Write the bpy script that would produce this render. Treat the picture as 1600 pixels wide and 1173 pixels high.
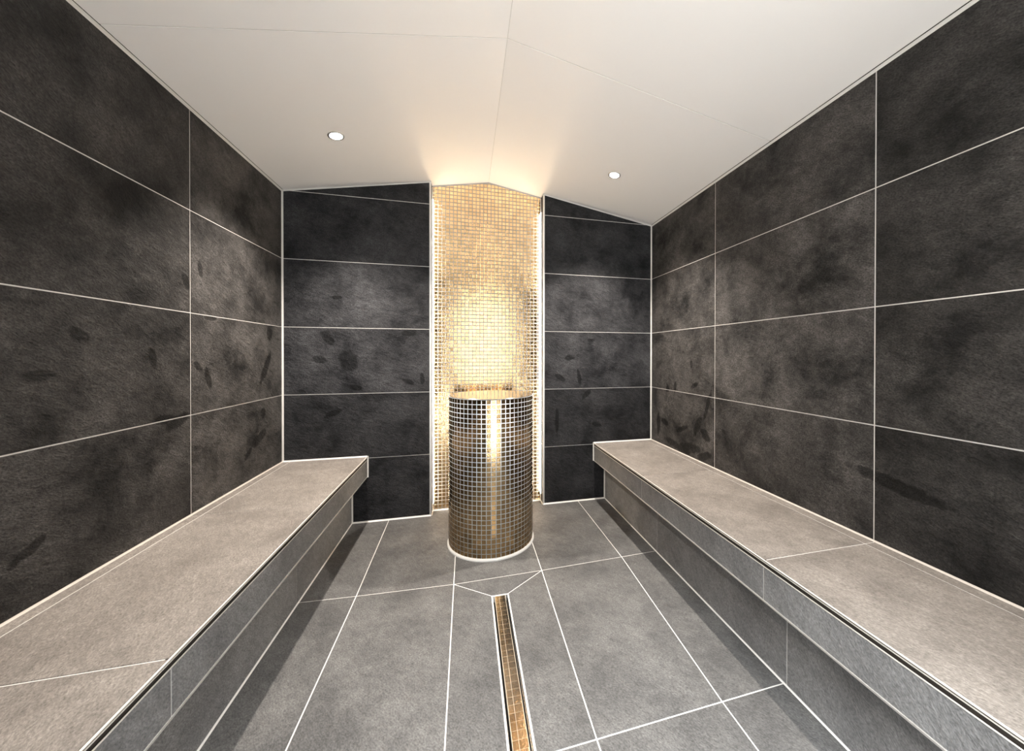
import bpy, bmesh, math, random
from mathutils import Vector, Matrix

for o in list(bpy.data.objects):
    bpy.data.objects.remove(o)
scene = bpy.context.scene
COL = scene.collection
R = random.Random(7)

# ------------------------------------------------------------------ camera
CAM_H, YAW, PITCH, ROLL = 1.1597, 0.2407, -0.005, 0.001
F_PX, CX, CY, IW, IH = 557.2539, 865.4156, 557.4009, 1600.0, 1173.0
fw = Vector((math.sin(YAW) * math.cos(PITCH), math.cos(YAW) * math.cos(PITCH), math.sin(PITCH)))
rt = Vector((math.cos(YAW), -math.sin(YAW), 0))
up = rt.cross(fw)
c_, s_ = math.cos(ROLL), math.sin(ROLL)
rt, up = rt * c_ + up * s_, up * c_ - rt * s_
cam_data = bpy.data.cameras.new('camera')
cam = bpy.data.objects.new('camera', cam_data)
COL.objects.link(cam)
cam.matrix_world = Matrix(((rt.x, up.x, -fw.x, 0), (rt.y, up.y, -fw.y, 0), (rt.z, up.z, -fw.z, CAM_H), (0, 0, 0, 1)))
cam_data.sensor_fit = 'HORIZONTAL'
cam_data.sensor_width = 36
cam_data.lens = F_PX / IW * 36
cam_data.shift_x = (IW / 2 - CX) / IW
cam_data.shift_y = (CY - IH / 2) / IW
cam_data.clip_start = 0.02
scene.camera = cam

# ------------------------------------------------------------------ light of the hall beyond the doorway, exposure
world = bpy.data.worlds.new('world')
scene.world = world
world.use_nodes = True
wbg = world.node_tree.nodes['Background']
wbg.inputs[0].default_value = (0.90, 0.95, 1.0, 1)
wbg.inputs[1].default_value = 2.5
vs = scene.view_settings
vs.view_transform = 'Standard'
vs.look = 'None'
vs.gamma = 1
vs.use_curve_mapping = False
vs.exposure = 0.14
scene.cycles.use_denoising = True
scene.cycles.max_bounces = 10
scene.cycles.diffuse_bounces = 6
scene.cycles.glossy_bounces = 5

hall = bpy.data.lights.new('hall_fill', 'AREA')           # unseen fill added outside the doorway; its floor bounce brightens the ceiling
hall.shape = 'RECTANGLE'; hall.size = 2.4; hall.size_y = 1.6
hall.energy = 670.0; hall.color = (0.93, 0.97, 1.0); hall.spread = math.radians(110)
hall_o = bpy.data.objects.new('hall_fill', hall)
COL.objects.link(hall_o)
hall_o.location = (-0.35, -1.75, 2.75)

DOWNLIGHT_W = 255.0
DOWNLIGHT_COL = (1.0, 0.91, 0.82)
LED_EMIT = 35.0
LED_COL = (1.0, 0.85, 0.66)

# ------------------------------------------------------------------ room dimensions (metres)
XL, XR, D, DN, YF = -1.1774, 1.5053, 2.7075, 2.7898, -0.30
NL, NR = -0.2470, 0.5800
ZE, ZR, XRD = 2.247, 2.4848, 0.1676           # eaves, ridge
ROW = [0.4442 + 0.45 * k for k in range(5)]   # horizontal wall joints
TILE_Y = 1.913
YSEAM = 1.5035
BXL, BXR, TXL, TXR = -0.6672, 0.9962, -0.7647, 1.0907
ZB, ZFB, ZPF = 0.4531, 0.3105, 0.4310


def ceil_z(x):
    if x < XRD:
        return ZE + (ZR - ZE) * (x - XL) / (XRD - XL)
    return ZE + (ZR - ZE) * (XR - x) / (XR - XRD)


# ------------------------------------------------------------------ naming helpers
def tag(o, label=None, cat=None, group=None, kind=None):
    if label: o['label'] = label
    if cat: o['category'] = cat
    if group: o['group'] = group
    if kind: o['kind'] = kind
    return o


def obj(name, bm, mats, parent=None, smooth=False):
    me = bpy.data.meshes.new(name)
    bmesh.ops.recalc_face_normals(bm, faces=bm.faces[:])
    bm.to_mesh(me)
    bm.free()
    for m in mats if isinstance(mats, (list, tuple)) else [mats]:
        me.materials.append(m)
    o = bpy.data.objects.new(name, me)
    COL.objects.link(o)
    if parent is not None:
        o.parent = parent
        o.matrix_parent_inverse = Matrix.Translation(parent.location).inverted()
    if smooth:
        for p in me.polygons:
            p.use_smooth = True
    return o


def empty(name, loc):
    o = bpy.data.objects.new(name, None)
    o.location = loc
    o.empty_display_size = 0.05
    COL.objects.link(o)
    return o


# ------------------------------------------------------------------ materials
def mat(name):
    m = bpy.data.materials.new(name)
    m.use_nodes = True
    nt = m.node_tree
    return m, nt, nt.nodes['Principled BSDF']


def simple(name, col, rough=0.5, metal=0.0, spec=None):
    m, nt, b = mat(name)
    b.inputs['Base Color'].default_value = (*col, 1)
    b.inputs['Roughness'].default_value = rough
    b.inputs['Metallic'].default_value = metal
    if spec is not None:
        b.inputs['Specular IOR Level'].default_value = spec
    n = nt.nodes.new('ShaderNodeTexNoise')
    n.inputs['Scale'].default_value = 90
    n.inputs['Detail'].default_value = 3
    g = nt.nodes.new('ShaderNodeNewGeometry')
    nt.links.new(g.outputs['Position'], n.inputs['Vector'])
    mr = nt.nodes.new('ShaderNodeMapRange')
    mr.inputs['To Min'].default_value = max(0.02, rough - 0.06)
    mr.inputs['To Max'].default_value = min(1, rough + 0.06)
    nt.links.new(n.outputs['Fac'], mr.inputs['Value'])
    nt.links.new(mr.outputs['Result'], b.inputs['Roughness'])
    return m


def math_node(nt, op, a, b=None, clamp=False):
    n = nt.nodes.new('ShaderNodeMath')
    n.operation = op
    n.use_clamp = clamp
    for i, v in enumerate((a, b)):
        if v is None: continue
        if hasattr(v, 'links') or hasattr(v, 'is_linked'):
            nt.links.new(v, n.inputs[i])
        else:
            n.inputs[i].default_value = v
    return n.outputs[0]


def slate(name, dark, light, rough=0.55, bump=0.8, angle=0.5, grain=1.05, axis=None, stains=(), tile_var=0.30, spec=0.16):
    """cleft stone-look tile: uv in metres with a random shift per tile; stains are hand marks given in world metres"""
    m, nt, b = mat(name)
    N, L = nt.nodes, nt.links
    uv = N.new('ShaderNodeUVMap'); uv.uv_map = 'metres'
    rot = N.new('ShaderNodeMapping')
    rot.inputs['Rotation'].default_value = (0, 0, angle)
    L.new(uv.outputs[0], rot.inputs[0])

    def noise(src, scale, detail, roughness, stretch=None, dist=0.0):
        if stretch:
            mp = N.new('ShaderNodeMapping')
            mp.inputs['Scale'].default_value = (stretch[0], stretch[1], 1)
            L.new(src, mp.inputs[0]); src = mp.outputs[0]
        n = N.new('ShaderNodeTexNoise')
        n.inputs['Scale'].default_value = scale
        n.inputs['Detail'].default_value = detail
        n.inputs['Roughness'].default_value = roughness
        n.inputs['Distortion'].default_value = dist
        L.new(src, n.inputs['Vector'])
        return n.outputs['Fac']
    cloud = noise(uv.outputs[0], 4.0, 10, 0.68, dist=0.15)
    streak = noise(rot.outputs[0], 1.0, 6, 0.70, (26, 50), 0.3)
    fine = noise(rot.outputs[0], 1.0, 3, 0.70, (130, 210))
    pr = N.new('ShaderNodeValToRGB')
    pr.color_ramp.elements[0].position = 0.36
    pr.color_ramp.elements[1].position = 0.66
    pr.color_ramp.elements[0].color = (*dark, 1)
    pr.color_ramp.elements[1].color = (*light, 1)
    L.new(cloud, pr.inputs[0])
    at = N.new('ShaderNodeAttribute'); at.attribute_name = 'tile_tone'
    def around_one(src, amp):
        o = math_node(nt, 'MULTIPLY_ADD', src, amp)
        N[-1].inputs[2].default_value = 1 - amp / 2
        return math_node(nt, 'MAXIMUM', o, 0.12)
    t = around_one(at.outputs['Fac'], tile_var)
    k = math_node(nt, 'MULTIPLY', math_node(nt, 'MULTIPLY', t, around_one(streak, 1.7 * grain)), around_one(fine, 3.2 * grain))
    mask = None
    if stains:
        g = N.new('ShaderNodeNewGeometry')
        nd = N.new('ShaderNodeTexNoise')
        nd.inputs['Scale'].default_value = 30; nd.inputs['Detail'].default_value = 4
        L.new(g.outputs['Position'], nd.inputs['Vector'])
        sep = N.new('ShaderNodeSeparateXYZ'); L.new(g.outputs['Position'], sep.inputs[0])
        A = sep.outputs[0 if axis == 'x' else 1]; Z = sep.outputs[2]
        wob = math_node(nt, 'MULTIPLY_ADD', nd.outputs['Fac'], 1.6); N[-1].inputs[2].default_value = -0.8
        for (a0, z0, ra, rz, th) in stains:
            da = math_node(nt, 'SUBTRACT', A, a0); dz = math_node(nt, 'SUBTRACT', Z, z0)
            c, s = math.cos(th), math.sin(th)
            p = math_node(nt, 'ADD', math_node(nt, 'MULTIPLY', da, c / ra), math_node(nt, 'MULTIPLY', dz, s / ra))
            q = math_node(nt, 'ADD', math_node(nt, 'MULTIPLY', da, -s / rz), math_node(nt, 'MULTIPLY', dz, c / rz))
            r2 = math_node(nt, 'ADD', math_node(nt, 'MULTIPLY', p, p), math_node(nt, 'MULTIPLY', q, q))
            v = math_node(nt, 'ADD', r2, wob)
            v = math_node(nt, 'MULTIPLY', math_node(nt, 'SUBTRACT', 1.0, v), 2.2, clamp=True)
            mask = v if mask is None else math_node(nt, 'MAXIMUM', mask, v)
        keep = math_node(nt, 'MULTIPLY_ADD', mask, -0.66); N[-1].inputs[2].default_value = 1.0
        k = math_node(nt, 'MULTIPLY', k, keep)
    mul = N.new('ShaderNodeVectorMath'); mul.operation = 'SCALE'
    L.new(pr.outputs[0], mul.inputs[0]); L.new(k, mul.inputs['Scale'])
    L.new(mul.outputs[0], b.inputs['Base Color'])
    rg = N.new('ShaderNodeMapRange')
    rg.inputs['To Min'].default_value = rough - 0.1; rg.inputs['To Max'].default_value = rough + 0.12
    L.new(cloud, rg.inputs['Value']); L.new(rg.outputs[0], b.inputs['Roughness'])
    b.inputs['Specular IOR Level'].default_value = spec
    h = math_node(nt, 'ADD', math_node(nt, 'MULTIPLY', streak, 0.9), math_node(nt, 'MULTIPLY', fine, 0.28))
    h = math_node(nt, 'ADD', h, math_node(nt, 'MULTIPLY', cloud, 1.2))
    bp = N.new('ShaderNodeBump')
    bp.inputs['Strength'].default_value = bump
    bp.inputs['Distance'].default_value = 0.009
    L.new(h, bp.inputs['Height']); L.new(bp.outputs[0], b.inputs['Normal'])
    return m


def gold(name, col, bump, rough=0.10):
    """hammered gold-backed glass mosaic"""
    m, nt, b = mat(name)
    N, L = nt.nodes, nt.links
    uv = N.new('ShaderNodeUVMap'); uv.uv_map = 'metres'
    n = N.new('ShaderNodeTexNoise')
    n.inputs['Scale'].default_value = 130; n.inputs['Detail'].default_value = 2.0; n.inputs['Roughness'].default_value = 0.55
    L.new(uv.outputs[0], n.inputs['Vector'])
    bp = N.new('ShaderNodeBump'); bp.inputs['Strength'].default_value = bump; bp.inputs['Distance'].default_value = 0.004
    L.new(n.outputs['Fac'], bp.inputs['Height']); L.new(bp.outputs[0], b.inputs['Normal'])
    at = N.new('ShaderNodeAttribute'); at.attribute_name = 'tile_tone'
    t = math_node(nt, 'MULTIPLY_ADD', at.outputs['Fac'], 0.28); N[-1].inputs[2].default_value = 0.84
    mul = N.new('ShaderNodeVectorMath'); mul.operation = 'SCALE'
    mul.inputs[0].default_value = col
    L.new(t, mul.inputs['Scale']); L.new(mul.outputs[0], b.inputs['Base Color'])
    b.inputs['Metallic'].default_value = 1
    b.inputs['Roughness'].default_value = rough
    return m


def emissive(name, col, strength):
    m, nt, b = mat(name)
    b.inputs['Base Color'].default_value = (0.8, 0.8, 0.8, 1)
    b.inputs['Emission Color'].default_value = (*col, 1)
    b.inputs['Emission Strength'].default_value = strength
    return m


STAIN_L = [(1.877, 1.480, .020, .045, .5), (1.965, 1.551, .016, .040, .2), (1.710, 1.145, .018, .055, .2), (2.012, 1.052, .022, .060, .3),
           (2.507, 1.079, .028, .130, -.55), (1.831, .880, .075, .028, .35), (1.950, 1.105, .035, .018, -.6), (2.436, .670, .090, .035, .4),
           (2.330, .610, .050, .018, .7), (2.555, 1.295, .035, .050, 0), (1.440, 1.22, .040, .022, -.5), (2.480, .815, .030, .035, .2),
           (1.304, .617, .055, .018, .5), (2.030, 1.335, .045, .014, 0), (1.330, 1.10, .050, .018, 0), (1.760, .900, .050, .022, 0)]
STAIN_R = [(2.590, .610, .028, .110, 0), (2.500, .640, .060, .025, .2), (2.272, .629, .085, .020, -.4), (2.089, .687, .030, .085, .5),
           (1.992, .829, .018, .130, .35), (2.355, .921, .020, .050, .1), (2.460, .900, .030, .030, 0), (2.125, .955, .050, .018, -.5),
           (2.195, .510, .160, .040, -.2), (2.020, .500, .090, .030, -.4), (2.380, .500, .120, .030, .1), (2.010, .640, .060, .040, .6),
           (.950, .690, .18, .028, .15), (2.16, 1.10, .018, .03, 0)]
STAIN_B = [(-.782, 1.125, .060, .085, .3), (-.742, .937, .055, .022, -.2), (-.392, 1.316, .055, .026, .1), (-.910, 1.275, .035, .060, .5),
           (-.306, .985, .016, .050, .1), (-.960, 1.13, .050, .028, -.3), (-.40, .97, .05, .018, -.4), (.714, .985, .060, .022, -.6),
           (.872, .985, .018, .070, .15), (.935, .850, .060, .022, .8), (.690, .640, .018, .110, .0), (1.02, .60, .05, .02, -.3),
           (-.880, .760, .060, .022, .4), (-.86, 1.55, .04, .015, 0), (.79, 1.14, .05, .025, 0), (.97, 1.28, .035, .014, 0)]
GREY_D, GREY_L = (0.0125, 0.012, 0.0118), (0.078, 0.073, 0.069)
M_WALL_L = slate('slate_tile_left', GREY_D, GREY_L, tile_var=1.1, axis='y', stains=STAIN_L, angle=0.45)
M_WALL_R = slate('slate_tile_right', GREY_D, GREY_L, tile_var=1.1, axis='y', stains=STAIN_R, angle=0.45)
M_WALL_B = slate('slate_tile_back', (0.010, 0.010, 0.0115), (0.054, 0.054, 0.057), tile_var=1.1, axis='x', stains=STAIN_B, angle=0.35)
M_WALL = slate('slate_tile', GREY_D, GREY_L)
M_FLOOR = slate('stone_tile_floor', (0.074, 0.073, 0.072), (0.132, 0.129, 0.125), rough=0.5, bump=0.4, angle=0.9, grain=0.7, tile_var=0.12)
M_FRONT = slate('stone_tile_front', (0.150, 0.148, 0.146), (0.235, 0.232, 0.228), rough=0.55, bump=0.4, angle=0.8, grain=0.65, tile_var=0.12)
M_SEAT = slate('stone_tile_seat', (0.162, 0.144, 0.128), (0.250, 0.225, 0.201), spec=0.2, rough=0.55, bump=0.4, angle=1.2, grain=0.60, tile_var=0.10)
M_GROUT = simple('light_grout', (0.62, 0.60, 0.57), 0.8)
M_GROUT_COOL = simple('mosaic_grout', (0.36, 0.36, 0.36), 0.7)
M_GROUT_PED = simple('pedestal_grout', (0.58, 0.64, 0.70), 0.7)
M_PROFILE = simple('pale_profile', (0.66, 0.62, 0.56), 0.35)
M_SIL = simple('white_sealant', (0.66, 0.65, 0.62), 0.4)
M_CEIL = simple('ceiling_panel', (0.92, 0.905, 0.89), 0.33)
M_CREAM = simple('cream_sealant', (0.52, 0.475, 0.42), 0.5)
M_GAP = simple('shadow_gap', (0.030, 0.025, 0.021), 0.6, spec=0.15)
M_ALU = simple('aluminium', (0.90, 0.89, 0.87), 0.42, 1.0)
M_STEEL = simple('stainless_steel', (0.62, 0.62, 0.62), 0.18, 1.0)
M_BLACK = simple('black_gutter', (0.006, 0.006, 0.006), 0.6)
M_GOLD = gold('gold_mosaic', (0.80, 0.55, 0.29), 0.18, 0.05)
M_GOLD_DARK = gold('gold_mosaic_darkened', (0.42, 0.285, 0.145), 0.15, 0.05)  # same gold as the niche, darkened to stand for the dark room reflected
M_GOLD_TOP = gold('gold_top', (0.70, 0.58, 0.44), 0.03, 0.12)
M_GOLD_FLAT = gold('gold_flat', (0.66, 0.54, 0.40), 0.08, 0.12)
M_WHITE = simple('white_plaster', (0.75, 0.75, 0.74), 0.6)
M_LED = emissive('led_diffuser', LED_COL, LED_EMIT)
M_LENS = emissive('lamp_lens', (1.0, 0.95, 0.88), 60.0)
M_HALL = simple('hall_floor', (0.74, 0.70, 0.65), 0.5)


# ------------------------------------------------------------------ geometry helpers
def box(bm, a, b, mi=0):
    x0, y0, z0 = (min(a[i], b[i]) for i in range(3))
    x1, y1, z1 = (max(a[i], b[i]) for i in range(3))
    v = [bm.verts.new(p) for p in ((x0, y0, z0), (x1, y0, z0), (x1, y1, z0), (x0, y1, z0), (x0, y0, z1), (x1, y0, z1), (x1, y1, z1), (x0, y1, z1))]
    for f in ((0, 3, 2, 1), (4, 5, 6, 7), (0, 1, 5, 4), (1, 2, 6, 5), (2, 3, 7, 6), (3, 0, 4, 7)):
        bm.faces.new([v[i] for i in f]).material_index = mi


def clip(poly, planes):
    """keep the part of a convex polygon where a*u+b*v<=c for every plane"""
    for (a, b, c) in planes:
        out = []
        n = len(poly)
        for i in range(n):
            p, q = poly[i], poly[(i + 1) % n]
            dp, dq = a * p[0] + b * p[1] - c, a * q[0] + b * q[1] - c
            if dp <= 0: out.append(p)
            if dp * dq < 0:
                t = dp / (dp - dq)
                out.append((p[0] + t * (q[0] - p[0]), p[1] + t * (q[1] - p[1])))
        poly = out
        if len(poly) < 3: return []
    return poly


def area(p):
    return sum(p[i][0] * p[(i + 1) % len(p)][1] - p[(i + 1) % len(p)][0] * p[i][1] for i in range(len(p))) / 2


def inset(poly, g):
    if area(poly) < 0: poly = poly[::-1]
    planes = []
    n = len(poly)
    for i in range(n):
        p, q = poly[i], poly[(i + 1) % n]
        ex, ey = q[0] - p[0], q[1] - p[1]
        l = math.hypot(ex, ey)
        if l < 1e-6: continue
        nx, ny = ey / l, -ex / l
        planes.append((nx, ny, nx * p[0] + ny * p[1] - g))
    return clip(poly, planes)


class Tiler:
    """tiles on a grout bed, in one mesh: material 0 grout, 1 tile"""
    def __init__(self, O, U, V, Nn):
        self.O, self.U, self.V, self.N = Vector(O), Vector(U), Vector(V), Vector(Nn)
        self.bm = bmesh.new()
        self.uvl = self.bm.loops.layers.uv.new('metres')
        self.tone = self.bm.faces.layers.float.new('tile_tone')

    def P(self, u, v, n):
        return self.O + self.U * u + self.V * v + self.N * n

    def prism(self, poly, n0, n1, mi=0, chamfer=0.0, rnd=None, tilt=(0, 0)):
        if len(poly) < 3: return
        if area(poly) < 0: poly = poly[::-1]
        rings = [(poly, n0)]
        if chamfer:
            rings.append((poly, n1 - chamfer))
            top = inset(poly, chamfer)
            if len(top) != len(poly): top = poly
            rings.append((top, n1))
        else:
            rings.append((poly, n1))
        cu = sum(p[0] for p in poly) / len(poly); cv = sum(p[1] for p in poly) / len(poly)
        ru, rv, tone = rnd if rnd else (0, 0, 0.5)
        vr = []
        for j, (pl, n) in enumerate(rings):
            vr.append([self.bm.verts.new(self.P(u, v, n + (tilt[0] * (u - cu) + tilt[1] * (v - cv) if j else 0))) for (u, v) in pl])
        fs = [(self.bm.faces.new(vr[0][::-1]), rings[0][0][::-1]), (self.bm.faces.new(vr[-1]), rings[-1][0])]
        n = len(poly)
        for j in range(len(rings) - 1):
            for i in range(n):
                k = (i + 1) % n
                fs.append((self.bm.faces.new((vr[j][i], vr[j][k], vr[j + 1][k], vr[j + 1][i])),
                           (rings[j][0][i], rings[j][0][k], rings[j + 1][0][k], rings[j + 1][0][i])))
        for f, uvs in fs:
            f.material_index = mi
            f[self.tone] = tone
            for lp, (u, v) in zip(f.loops, uvs):
                lp[self.uvl].uv = (u + ru, v + rv)

    def tiles(self, polys, gap, thick=0.006, chamfer=0.0012, planes=(), tilt=0.0, tones=None):
        for p in polys:
            c0 = (sum(q[0] for q in p) / len(p), sum(q[1] for q in p) / len(p))
            if planes: p = clip(p, planes)
            if len(p) < 3: continue
            p = inset(p, gap / 2)
            if len(p) < 3 or abs(area(p)) < 2e-6: continue
            tl = (R.gauss(0, tilt), R.gauss(0, tilt)) if tilt else (0, 0)
            self.prism(p, -thick, 0.0, 1, chamfer, (R.uniform(0, 40), R.uniform(0, 40), tones(*c0) + R.uniform(-.06, .06) if tones else R.random()), tl)

    def bed(self, poly, depth, below=0.0016, mi=0):
        self.prism(poly, -depth, -below, mi)


def grid(us, vs_):
    return [[(us[i], vs_[j]), (us[i + 1], vs_[j]), (us[i + 1], vs_[j + 1]), (us[i], vs_[j + 1])]
            for i in range(len(us) - 1) for j in range(len(vs_) - 1)]


def rect(u0, v0, u1, v1):
    return [(u0, v0), (u1, v0), (u1, v1), (u0, v1)]


TRIM_N = [0]


def bead(A, B, n1, n2, leg, label, m=None):
    """triangular bead of sealant along an inner corner A-B with legs along n1 and n2"""
    bm = bmesh.new()
    A, B, n1, n2 = Vector(A), Vector(B), Vector(n1), Vector(n2)
    mid = (n1 + n2) * leg * 0.42
    rows = []
    for Q in (A, B):
        rows.append([bm.verts.new(Q + d) for d in (Vector((0, 0, 0)), n1 * leg, mid, n2 * leg)])
    for i in range(4):
        k = (i + 1) % 4
        bm.faces.new((rows[0][i], rows[0][k], rows[1][k], rows[1][i]))
    bm.faces.new(rows[0][::-1]); bm.faces.new(rows[1])
    TRIM_N[0] += 1
    return tag(obj('trim_%d' % TRIM_N[0], bm, m or M_SIL), label, 'trim', None, 'structure')


X, Y, Z = Vector((1, 0, 0)), Vector((0, 1, 0)), Vector((0, 0, 1))

# ------------------------------------------------------------------ side walls
G = 0.0042
ys_l = [YF, TILE_Y - 1.8 + 0.0, TILE_Y - 0.9 + 0.004, TILE_Y - 0.006, D]
zs = [0.0] + ROW[:4] + [ROW[4] if ROW[4] < ZE - 0.02 else ZE]
zs[-1] = ZE
t = Tiler((XL, 0, 0), Y, Z, X)
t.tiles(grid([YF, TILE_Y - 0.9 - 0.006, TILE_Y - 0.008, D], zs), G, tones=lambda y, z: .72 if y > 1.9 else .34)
t.bed(rect(YF, 0, D, ZE), 0.10)
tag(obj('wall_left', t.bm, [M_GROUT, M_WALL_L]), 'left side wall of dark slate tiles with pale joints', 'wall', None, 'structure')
t = Tiler((XR, 0, 0), -Y, Z, -X)
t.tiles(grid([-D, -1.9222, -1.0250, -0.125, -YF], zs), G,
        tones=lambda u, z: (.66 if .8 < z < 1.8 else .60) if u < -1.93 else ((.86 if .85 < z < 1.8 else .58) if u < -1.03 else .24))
t.bed(rect(-D, 0, -YF, ZE), 0.10)
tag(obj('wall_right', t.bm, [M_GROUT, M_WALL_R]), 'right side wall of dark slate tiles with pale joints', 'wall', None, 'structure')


# ------------------------------------------------------------------ back wall: two tiled panels that stand proud of the mosaic niche
def roof_planes():
    sl = (ZR - ZE) / (XRD - XL); sr = (ZR - ZE) / (XR - XRD)
    return [(-sl, 1, ZE - sl * XL), (sr, 1, ZE + sr * XR)]


RP = roof_planes()
EDGE = 0.009
for (nm, x0, x1, side) in (('wall_back_left', XL, NL, 'left'), ('wall_back_right', NR, XR, 'right')):
    t = Tiler((0, D, 0), X, Z, -Y)
    a, b = (x0, x1 - EDGE) if side == 'left' else (x0 + EDGE, x1)
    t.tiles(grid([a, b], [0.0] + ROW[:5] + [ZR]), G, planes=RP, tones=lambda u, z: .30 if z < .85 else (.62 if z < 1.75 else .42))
    t.bed(clip(rect(x0, 0, x1, ZR), RP), DN - D)
    xr_ = x1 if side == 'left' else x0                       # reveal towards the niche
    n = 1 if side == 'left' else -1
    f = t
    poly = rect(D + 0.003, 0, DN, ceil_z(xr_))
    for (u0, v0, u1, v1) in ((D + 0.004, 0.0, DN, ceil_z(xr_)),):
        v = [(xr_, u0, v0), (xr_ + n * 0.0015, u1, v1)]
        bb = bmesh.new(); bb.free()
        x_a, x_b = sorted((xr_ - n * 0.001, xr_ + n * 0.0015))
        before = len(t.bm.faces)
        box(t.bm, (x_a, u0, v0), (x_b, u1, v1 - 0.004), 1)
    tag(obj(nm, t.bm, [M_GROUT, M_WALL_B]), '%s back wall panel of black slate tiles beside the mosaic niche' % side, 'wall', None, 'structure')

# niche wall of gold mosaic
PIT = 0.0279
t = Tiler((0, DN, 0), X, Z, -Y)
us = [NL] + [NL + 0.004 + PIT * (k + 0.35) for k in range(30) if NL + 0.004 + PIT * (k + 0.35) < NR - 0.004] + [NR]
vs2 = [0.0] + [0.016 + PIT * k for k in range(0, 90) if 0.016 + PIT * k < ZR] + [ZR]
t.tiles(grid(us, vs2), 0.0044, 0.004, 0.0005, planes=[(p[0], p[1], p[2] - 0.006) for p in RP], tilt=0.005)
t.bed(clip(rect(XL, 0, XR, ZR), RP), 0.10, 0.0012)
tag(obj('wall_niche', t.bm, [M_GROUT_COOL, M_GOLD]), 'shallow niche wall of gold glass mosaic between the black panels', 'wall', None, 'structure')

# front wall with the doorway (behind the photographer)
DX0, DX1, DZ = -0.26, 0.84, 2.18
t = Tiler((0, YF, 0), -X, Z, Y)
for (a, b, z0, z1) in ((XL, DX0, 0, ZE), (DX1, XR, 0, ZE), (DX0, DX1, DZ, ZE)):
    t.tiles(grid([-b, -a], [z0] + [z for z in ROW[:4] if z0 + .02 < z < z1 - .02] + [z1]), G)
    t.bed(rect(-b, z0, -a, z1), 0.10)
t.bed(clip(rect(-XR, ZE, -XL, ZR), [(-p[0], p[1], p[2]) for p in RP]), 0.10)
tag(obj('wall_front', t.bm, [M_GROUT, M_WALL]), 'front wall of dark slate tiles around the doorway', 'wall', None, 'structure')

# ------------------------------------------------------------------ floor
t = Tiler((0, 0, 0), X, Y, Z)
c1 = {-2: (TXL - .08, 1.9065), -1: (-.5149, 1.887), 0: (-.062, 1.868), 1: (.3949, 1.878), 2: (.868, 1.895), 3: (TXR + .08, 1.9085)}
c2 = {-2: (TXL - .08, .995), -1: (-.5147, .998), 0: (-.0622, 1.001), 1: (.3828, 1.010), 2: (.8328, 1.0205), 3: (TXR + .08, 1.0280)}
c0 = {-2: (TXL - .08, DN), -1: (-.530, DN), 0: (-.062, DN), 1: (.400, DN), 2: (.862, DN), 3: (TXR + .08, DN)}
c3 = {k: (v[0], v[1] - .9) for k, v in c2.items()}
c4 = {k: (v[0], YF) for k, v in c2.items()}
polys = []
for k in range(-2, 3):
    polys.append([c1[k], c1[k + 1], c0[k + 1], c0[k]])
    polys.append([c4[k], c4[k + 1], c3[k + 1], c3[k]])
    if k != 0:
        polys.append([c2[k], c2[k + 1], c1[k + 1], c1[k]])
        polys.append([c3[k], c3[k + 1], c2[k + 1], c2[k]])
DL, DR, DT, DB = .1185, .1975, 1.7345, 0.86                    # linear drain
polys.append([(DL, DT), (DR, DT), c1[1], c1[0]])
mL, mR = (DL, c2[0][1] + .003), (DR, c2[0][1] + .005)
polys += [[c2[0], mL, (DL, DT), c1[0]], [mR, c2[1], c1[1], (DR, DT)]]
polys += [[(c3[0][0], DB), (DL, DB), mL, c2[0]], [(DR, DB), (c3[1][0], DB), c2[1], mR], [c3[0], c3[1], (c3[1][0], DB), (c3[0][0], DB)]]
t.tiles(polys, 0.0046, 0.010, 0.0010)
for r_ in (rect(XL, YF, DL, DN), rect(DR, YF, XR, DN), rect(DL, YF, DR, DB), rect(DL, DT, DR, DN)):
    t.bed(r_, 0.12)
t.prism(rect(DL, DB, DR, DT), -0.12, -0.05, 0)
tag(obj('floor', t.bm, [M_GROUT, M_FLOOR]), 'grey stone tile floor with pale joints', 'floor', None, 'structure')
bm = bmesh.new(); box(bm, (-2.5, -3.2, -0.12), (3.0, YF, -0.002))
tag(obj('floor_hall', bm, M_HALL), 'plain floor of the hall outside the doorway', 'floor', None, 'structure')

# ------------------------------------------------------------------ ceiling: four satin panels that meet at the ridge
bm = bmesh.new()
GAPC = 0.0022


def slab(bm, x0, x1, y0, y1, lo, hi, mi):
    v = []
    for dz in (lo, hi):
        for (x, y) in ((x0, y0), (x1, y0), (x1, y1), (x0, y1)):
            v.append(bm.verts.new((x, y, ceil_z(x) + dz)))
    for f in ((3, 2, 1, 0), (4, 5, 6, 7), (0, 1, 5, 4), (1, 2, 6, 5), (2, 3, 7, 6), (3, 0, 4, 7)):
        bm.faces.new([v[i] for i in f]).material_index = mi


for (a, b) in ((XL + 0.005, XRD - 0.0012), (XRD + 0.0012, XR - 0.005)):
    for (y0, y1) in ((YF, YSEAM - GAPC), (YSEAM + GAPC, DN - 0.001)):
        slab(bm, a, b, y0, y1, 0.0, 0.012, 0)
slab(bm, XL - .1, XRD, YF - .1, DN + .1, 0.0125, 0.09, 1)
slab(bm, XRD, XR + .1, YF - .1, DN + .1, 0.0125, 0.09, 1)
for (a, b) in ((XL + 0.005, XRD), (XRD, XR - 0.005)):          # pale joint filler
    slab(bm, a, b, YSEAM - GAPC, YSEAM + GAPC, 0.0012, 0.010, 2)
for (a, b) in ((XRD - 0.0012, XRD), (XRD, XRD + 0.0012)):
    slab(bm, a, b, YF, DN - 0.001, 0.0008, 0.010, 2)
bmesh.ops.recalc_face_normals(bm, faces=bm.faces[:])
tag(obj('ceiling', bm, [M_CEIL, M_GAP, M_SIL]), 'white satin panel ceiling folded along a ridge', 'ceiling', None, 'structure')

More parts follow.
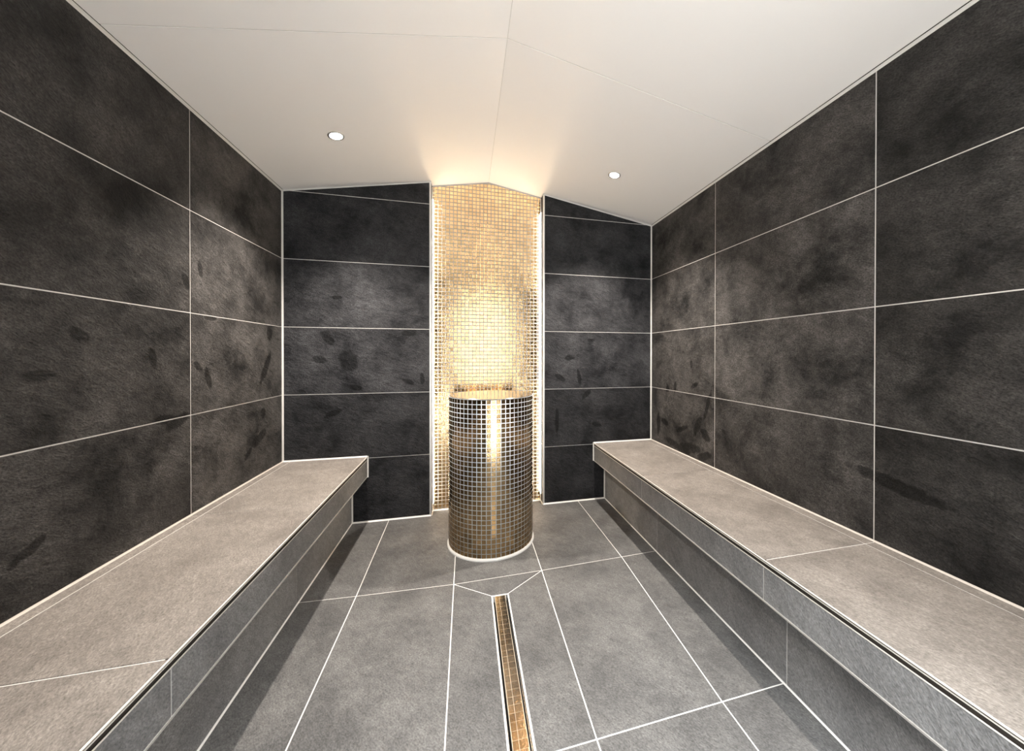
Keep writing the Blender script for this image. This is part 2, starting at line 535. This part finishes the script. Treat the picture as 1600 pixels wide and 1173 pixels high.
# ------------------------------------------------------------------ sealant and edge trims
cz = 0.0125
for (x, n, s) in ((XL, X, 'left'), (XR, -X, 'right')):
    bead((x, D, ZB if s else 0), (x, D, ZE - .012), n, -Y, 0.0085, 'pale sealant line in the %s back corner' % s)
    bead((x, YF, ZE - 0.006), (x, D, ZE - 0.006), n, -Z, 0.009, 'pale sealant line under the ceiling along the %s wall' % s)
    bead((x, YF, ZB), (x, D, ZB), n, Z, 0.0055, 'cream sealant line where the %s bench seat meets the wall' % s, M_CREAM)
for (xa, xb, s) in ((XL, NL, 'left'), (XR, NR, 'right')):
    bead((xa, D, ceil_z(xa) - .004), (xb, D, ceil_z(xb) - .004), -Y, -Z, 0.009, 'grey sealant line above the %s back panel' % s)
    tx = TXL if s == 'left' else TXR
    bx = BXL if s == 'left' else BXR
    n = X if s == 'left' else -X
    bead((tx, D, 0), (xb, D, 0), -Y, Z, 0.0085, 'pale sealant line at the foot of the %s back panel' % s)
    bead((xa, D, ZB), (bx, D, ZB), -Y, Z, 0.008, 'pale sealant line where the %s bench seat meets the back wall' % s)
    bead((bx, D, ZFB), (bx, D, ZB + .006), n, -Y, 0.008, 'pale sealant line where the %s bench front meets the back wall' % s)
    bead((tx, D, 0), (tx, D, ZFB), n, -Y, 0.008, 'pale sealant line where the %s bench base meets the back wall' % s)
    bead((tx, YF, 0), (tx, D, 0), n, Z, 0.0048, 'pale sealant line where the %s bench base meets the floor' % s)
    bead((xb, DN, 0), (xb, DN, ceil_z(xb) - .01), n, -Y, 0.006, 'pale sealant line in the %s niche corner' % s)
    bead((xb, D, 0), (xb, DN, 0), n, Z, 0.007, 'pale sealant line at the foot of the %s niche reveal' % s)
    # aluminium corner profile of the panel
    bm = bmesh.new()
    d = 1 if s == 'left' else -1
    box(bm, (xb - d * EDGE, D - 0.001, 0.004), (xb + d * 0.001, D + 0.003, ceil_z(xb - d * EDGE) - .008))
    box(bm, (xb - d * 0.0005, D - 0.001, 0.004), (xb + d * 0.0022, D + 0.014, ceil_z(xb) - .008))
    TRIM_N[0] += 1
    tag(obj('trim_%d' % TRIM_N[0], bm, M_ALU), 'aluminium corner profile on the %s panel edge at the niche' % s, 'trim', None, 'structure')
bead((NL, DN, 0), (NR, DN, 0), -Y, Z, 0.008, 'pale sealant line at the foot of the mosaic niche')
for (xa, xb, s) in ((NL, XRD, 'left'), (XRD, NR, 'right')):
    bead((xa, DN, ceil_z(xa) - .001), (xb, DN, ceil_z(xb) - .001), -Y, -Z, 0.007, 'grey sealant line along the %s top edge of the mosaic' % s, M_GROUT_COOL)


# ------------------------------------------------------------------ benches
def bench(s):
    left = s == 'left'
    d = 1 if left else -1                       # towards the middle of the room
    xw, xf, xt = (XL, BXL, TXL) if left else (XR, BXR, TXR)
    root = empty('bench', (xf - d * 0.25, (YF + D) / 2, 0))
    tag(root, ('long tiled bench along the left wall' if left else 'long tiled bench along the right wall') + ' with overhanging beige seat and grey front', 'bench', 'tiled benches along the side walls')
    js = [YF, 0.115, 1.0155, 1.9, D] if left else [YF, 0.125, 1.0195, 1.903, D]
    strip = -1.1335 if left else 1.4545
    # seat
    if left:
        t = Tiler((0, 0, ZB), X, Y, Z)
        polys = grid([xw + 0.003, strip, xf - 0.004], js)
        bed = rect(xw + 0.003, YF, xf - 0.004, D)
    else:
        t = Tiler((0, 0, ZB), X, Y, Z)
        polys = grid([xf + 0.004, strip, xw - 0.003], js)
        bed = rect(xf + 0.004, YF, xw - 0.003, D)
    t.tiles(polys, 0.0042, 0.008, 0.0009)
    t.bed(bed, 0.06)
    obj('seat', t.bm, [M_GROUT, M_SEAT], root)
    # front panel
    U = Y if left else -Y
    t = Tiler((xf, 0, 0), U, Z, X * d)
    fj = js if left else [-v for v in js[::-1]]
    t.tiles(grid(fj, [ZFB + 0.005, ZPF]), 0.0030, 0.008, 0.0008)
    t.bed(rect(fj[0], ZFB + 0.0005, fj[-1], ZPF - 0.001), 0.10, 0.0012)
    obj('front_panel', t.bm, [M_GROUT, M_FRONT], root)
    # base
    t = Tiler((xt, 0, 0), U, Z, X * d)
    bj = [YF, 0.12, 1.0145 if not left else 0.998, 1.890, D]
    bj = bj if left else [-v for v in bj[::-1]]
    t.tiles(grid(bj, [0.0, ZFB]), 0.0036, 0.008, 0.0008)
    t.bed(rect(bj[0], 0, bj[-1], ZFB), 0.10)
    obj('plinth', t.bm, [M_GROUT, M_FRONT], root)
    # grooved metal edge profile
    bm = bmesh.new()
    box(bm, (xf - d * 0.0040, YF, ZB - 0.0016), (xf + d * 0.0010, D, ZB + 0.0004))
    box(bm, (xf - d * 0.0040, YF, ZB - 0.0092), (xf - d * 0.0012, D, ZB - 0.0062))
    box(bm, (xf - d * 0.0006, YF, ZPF - 0.0005), (xf + d * 0.0010, D, ZPF + 0.0024))
    box(bm, (xf - d * 0.0120, YF, ZPF + 0.0010), (xf - d * 0.0028, D, ZB - 0.0010), 1)
    box(bm, (xf - d * 0.0120, YF, ZPF - 0.0003), (xf - d * 0.0005, D, ZPF + 0.0014), 1)
    tag(obj('edge_profile', bm, [M_PROFILE, M_GAP], root), 'grooved metal edge profile')
    bm = bmesh.new()
    box(bm, (xf - d * 0.012, YF, ZFB - 0.0006), (xf + d * 0.0010, D, ZFB + 0.0042))
    tag(obj('lower_profile', bm, M_ALU, root), 'thin pale metal lip')
    return root


bench('left')
bench('right')

# ------------------------------------------------------------------ round mosaic pedestal
PX, PY, PR, PH = 0.1543, 2.2886, 0.2617, 0.9119
ped = empty('steam_pedestal', (PX, PY, 0))
tag(ped, 'round waist-high pedestal clad in gold mosaic standing before the glowing niche', 'pedestal', None, 'thing')
bm = bmesh.new()
uvl = bm.loops.layers.uv.new('metres'); tone = bm.faces.layers.float.new('tile_tone')
NC = 60
SEG = 120


def cyl(bm, r, z0, z1, mi, seg=SEG):
    ra = [bm.verts.new((PX + r * math.cos(2 * math.pi * i / seg), PY + r * math.sin(2 * math.pi * i / seg), z0)) for i in range(seg)]
    rb = [bm.verts.new((PX + r * math.cos(2 * math.pi * i / seg), PY + r * math.sin(2 * math.pi * i / seg), z1)) for i in range(seg)]
    for i in range(seg):
        k = (i + 1) % seg
        f = bm.faces.new((ra[i], ra[k], rb[k], rb[i])); f.material_index = mi; f.smooth = True
    bm.faces.new(ra[::-1]).material_index = mi; bm.faces.new(rb).material_index = mi


cyl(bm, PR - 0.0012, 0.0, PH - 0.004, 0)
zb0, zt0 = 0.012, PH - 0.004
NR_ = 33
ph = (zt0 - zb0) / NR_
A0 = math.atan2(-0.995, -0.10) + 0.03
for i in range(NC):
    a0 = A0 + 2 * math.pi * i / NC; a1 = a0 + 2 * math.pi / NC
    ga = 0.0021 / PR
    for j in range(NR_):
        za, zc = zb0 + ph * j + 0.0021, zb0 + ph * (j + 1) - 0.0021
        tl, tz = R.gauss(0, .006), R.gauss(0, .006)
        ru, rv, tn = R.uniform(0, 40), R.uniform(0, 40), R.random()
        corners = []
        for zz in (za, zc):
            for q, a in ((-.5, a0 + ga), (.5, a1 - ga)):
                rr = PR + tl * q * (PIT - .003) + tz * (zz - (za + zc) / 2)
                corners.append(((PX + rr * math.cos(a), PY + rr * math.sin(a), zz), (PX + (PR - .004) * math.cos(a), PY + (PR - .004) * math.sin(a), zz)))
        order = (0, 1, 3, 2)
        fv = [bm.verts.new(corners[q][0]) for q in order]
        f = bm.faces.new(fv); f.material_index = 1; f[tone] = tn
        for lp, (du, dv) in zip(f.loops, ((0, 0), (1, 0), (1, 1), (0, 1))):
            lp[uvl].uv = (ru + du * PIT, rv + dv * ph)
        iv = [bm.verts.new(corners[q][1]) for q in order]
        for q in range(4):
            g = bm.faces.new((fv[q], fv[(q + 1) % 4], iv[(q + 1) % 4], iv[q])); g.material_index = 1; g[tone] = tn
obj('mosaic_body', bm, [M_GROUT_PED, M_GOLD_DARK], ped)


def lathe(bm, prof, seg=SEG, mi=0, cx=PX, cy=PY):
    rows = [[bm.verts.new((cx + r * math.cos(2 * math.pi * i / seg), cy + r * math.sin(2 * math.pi * i / seg), z)) for i in range(seg)] for (r, z) in prof]
    for j in range(len(rows) - 1):
        for i in range(seg):
            k = (i + 1) % seg
            f = bm.faces.new((rows[j][i], rows[j][k], rows[j + 1][k], rows[j + 1][i])); f.material_index = mi
    bm.faces.new(rows[0][::-1]).material_index = mi; bm.faces.new(rows[-1]).material_index = mi


bm = bmesh.new()
uvl = bm.loops.layers.uv.new('metres'); tone = bm.faces.layers.float.new('tile_tone')
lathe(bm, [(PR - .003, PH - .004), (PR - .003, PH - .0015), (PR - .0045, PH)])
for f in bm.faces:
    f[tone] = .5
    for lp in f.loops: lp[uvl].uv = (lp.vert.co.x, lp.vert.co.y)
tag(obj('top_plate', bm, M_GOLD_TOP, ped), 'smooth beige gold top')
bm = bmesh.new()
lathe(bm, [(PR - .003, PH - .006), (PR + .0006, PH - .006), (PR + .0006, PH - .002), (PR - .003, PH - .0022)])
obj('top_rim', bm, M_GROUT_COOL, ped)
bm = bmesh.new()
lathe(bm, [(PR - .002, .0), (PR + .0075, .0), (PR + .007, .006), (PR + .0012, .0155), (PR - .002, .0155)])
tag(obj('base_ring', bm, M_SIL, ped, smooth=False), 'white sealant ring')

# ------------------------------------------------------------------ linear drain
drain = empty('linear_drain', ((DL + DR) / 2, (DT + DB) / 2, 0))
tag(drain, 'long narrow floor drain with gold mosaic inlay in the middle of the floor', 'drain')
bm = bmesh.new()
box(bm, (DL, DB, -0.03), (DL + .0045, DT, -.0006)); box(bm, (DR - .0045, DB, -0.03), (DR, DT, -.0006))
box(bm, (DL + .0045, DT - .006, -0.03), (DR - .0045, DT, -.0006)); box(bm, (DL + .0045, DB, -0.03), (DR - .0045, DB + .006, -.0006))
tag(obj('sealant_border', bm, M_SIL, drain), 'white sealant border')
bm = bmesh.new()
box(bm, (DL + .0045, DB + .006, -.034), (DR - .0045, DT - .006, -.030))
for x in (DL + .0045, DR - .0062, DR - .0098):
    box(bm, (x, DB + .006, -.03), (x + .0014, DT - .006, -.0012))
obj('gutter', bm, M_BLACK, drain)
bm = bmesh.new()
for (xa, xb) in ((DR - .0105, DR - .0085), (DR - .0066, DR - .0050), (DL + .0045, DL + .0056)):
    box(bm, (xa, DB + .0065, -.028), (xb, DT - .0065, -.0010))
obj('steel_frame', bm, M_STEEL, drain)
t = Tiler((0, 0, -0.0014), X, Y, Z)
IL, IR = DL + .0150, DR - .0165
ys = [DB + .01]
k = 0
while ys[-1] + PIT < DT - .012:
    ys.append(ys[-1] + PIT)
ys.append(DT - .008)
t.tiles(grid([IL, IL + .0195, IR - .0005 if IR - IL < .05 else IL + .0195 + PIT, IR], ys) if IR - IL >= .05 else grid([IL, IL + .0195, IR], ys), 0.0010, 0.004, 0.0, tilt=0.002)
t.bed(rect(IL - .0012, ys[0] - .001, IR + .0012, ys[-1] + .001), 0.02, 0.0006)
tag(obj('mosaic_insert', t.bm, [simple('beige_grout', (.46, .39, .30), .6), M_GOLD_FLAT], drain), 'gold mosaic inlay')


# ------------------------------------------------------------------ recessed downlights
def downlight(x, y, label, grp, share=1.0):
    zc = ceil_z(x)
    sl = (ZR - ZE) / (XRD - XL) if x < XRD else -(ZR - ZE) / (XR - XRD)
    nrm = Vector((sl, 0, -1)).normalized()
    rotm = Vector((0, 0, -1)).rotation_difference(nrm).to_matrix().to_4x4()
    root = empty('downlight', (x, y, zc))
    tag(root, label, 'downlight', grp)
    TM = Matrix.Translation((x, y, zc)) @ rotm
    bm = bmesh.new()
    lathe(bm, [(.029, .0), (.041, .0), (.040, -.0025), (.032, -.0035), (.0295, -.001)], 48, 0, 0, 0)
    bm.verts.ensure_lookup_table()
    # open the ring: drop the two caps
    for f in [f for f in bm.faces if len(f.verts) > 4]: bm.faces.remove(f)
    bm.transform(TM)
    obj('trim_ring', bm, M_ALU, root, True)
    bm = bmesh.new()
    lathe(bm, [(.0295, -.0006), (.0295, -.0016), (.022, -.0024), (.001, -.0028)], 48, 0, 0, 0)
    bm.transform(TM)
    tag(obj('lens', bm, M_LENS, root), 'glowing lens')
    ld = bpy.data.lights.new('downlight_lamp', 'SPOT')
    ld.energy = DOWNLIGHT_W * share; ld.color = DOWNLIGHT_COL
    ld.spot_size = math.radians(104); ld.spot_blend = 1.0; ld.shadow_soft_size = 0.02
    lo = bpy.data.objects.new('lamp', ld)
    COL.objects.link(lo)
    lo.location = Vector((x, y, zc)) + nrm * 0.012
    lo.rotation_euler = (0, 0, 0)


downlight(-0.6797, 2.1458, 'lit downlight in the left ceiling slope above the left bench', 'ceiling downlights')
downlight(0.9484, 2.1947, 'lit downlight in the right ceiling slope above the right bench', 'ceiling downlights')
downlight(-0.6797, 0.40, 'lit downlight in the left ceiling slope near the doorway', 'ceiling downlights', 0.36)
downlight(0.9484, 0.40, 'lit downlight in the right ceiling slope near the doorway', 'ceiling downlights', 0.36)


# ------------------------------------------------------------------ LED strips in the niche reveals
def led(side):
    left = side == 'left'
    x, d = (NL, 1) if left else (NR, -1)
    z0, z1 = .066, (2.300 if left else 2.282)
    root = empty('led_strip', (x, 2.762, z0))
    tag(root, 'glowing vertical light strip on the %s reveal of the mosaic niche' % side, 'light strip', 'niche light strips')
    bm = bmesh.new()
    box(bm, (x + d * .0015, 2.748, z0), (x + d * .004, 2.776, z1))
    box(bm, (x + d * .004, 2.748, z0), (x + d * .010, 2.7495, z1)); box(bm, (x + d * .004, 2.7745, z0), (x + d * .010, 2.776, z1))
    obj('channel', bm, M_ALU, root)
    bm = bmesh.new()
    box(bm, (x + d * .004, 2.750, z0 + .002), (x + d * .011, 2.774, z1 - .002))
    tag(obj('diffuser', bm, M_LED, root), 'glowing warm diffuser')


led('left')
led('right')
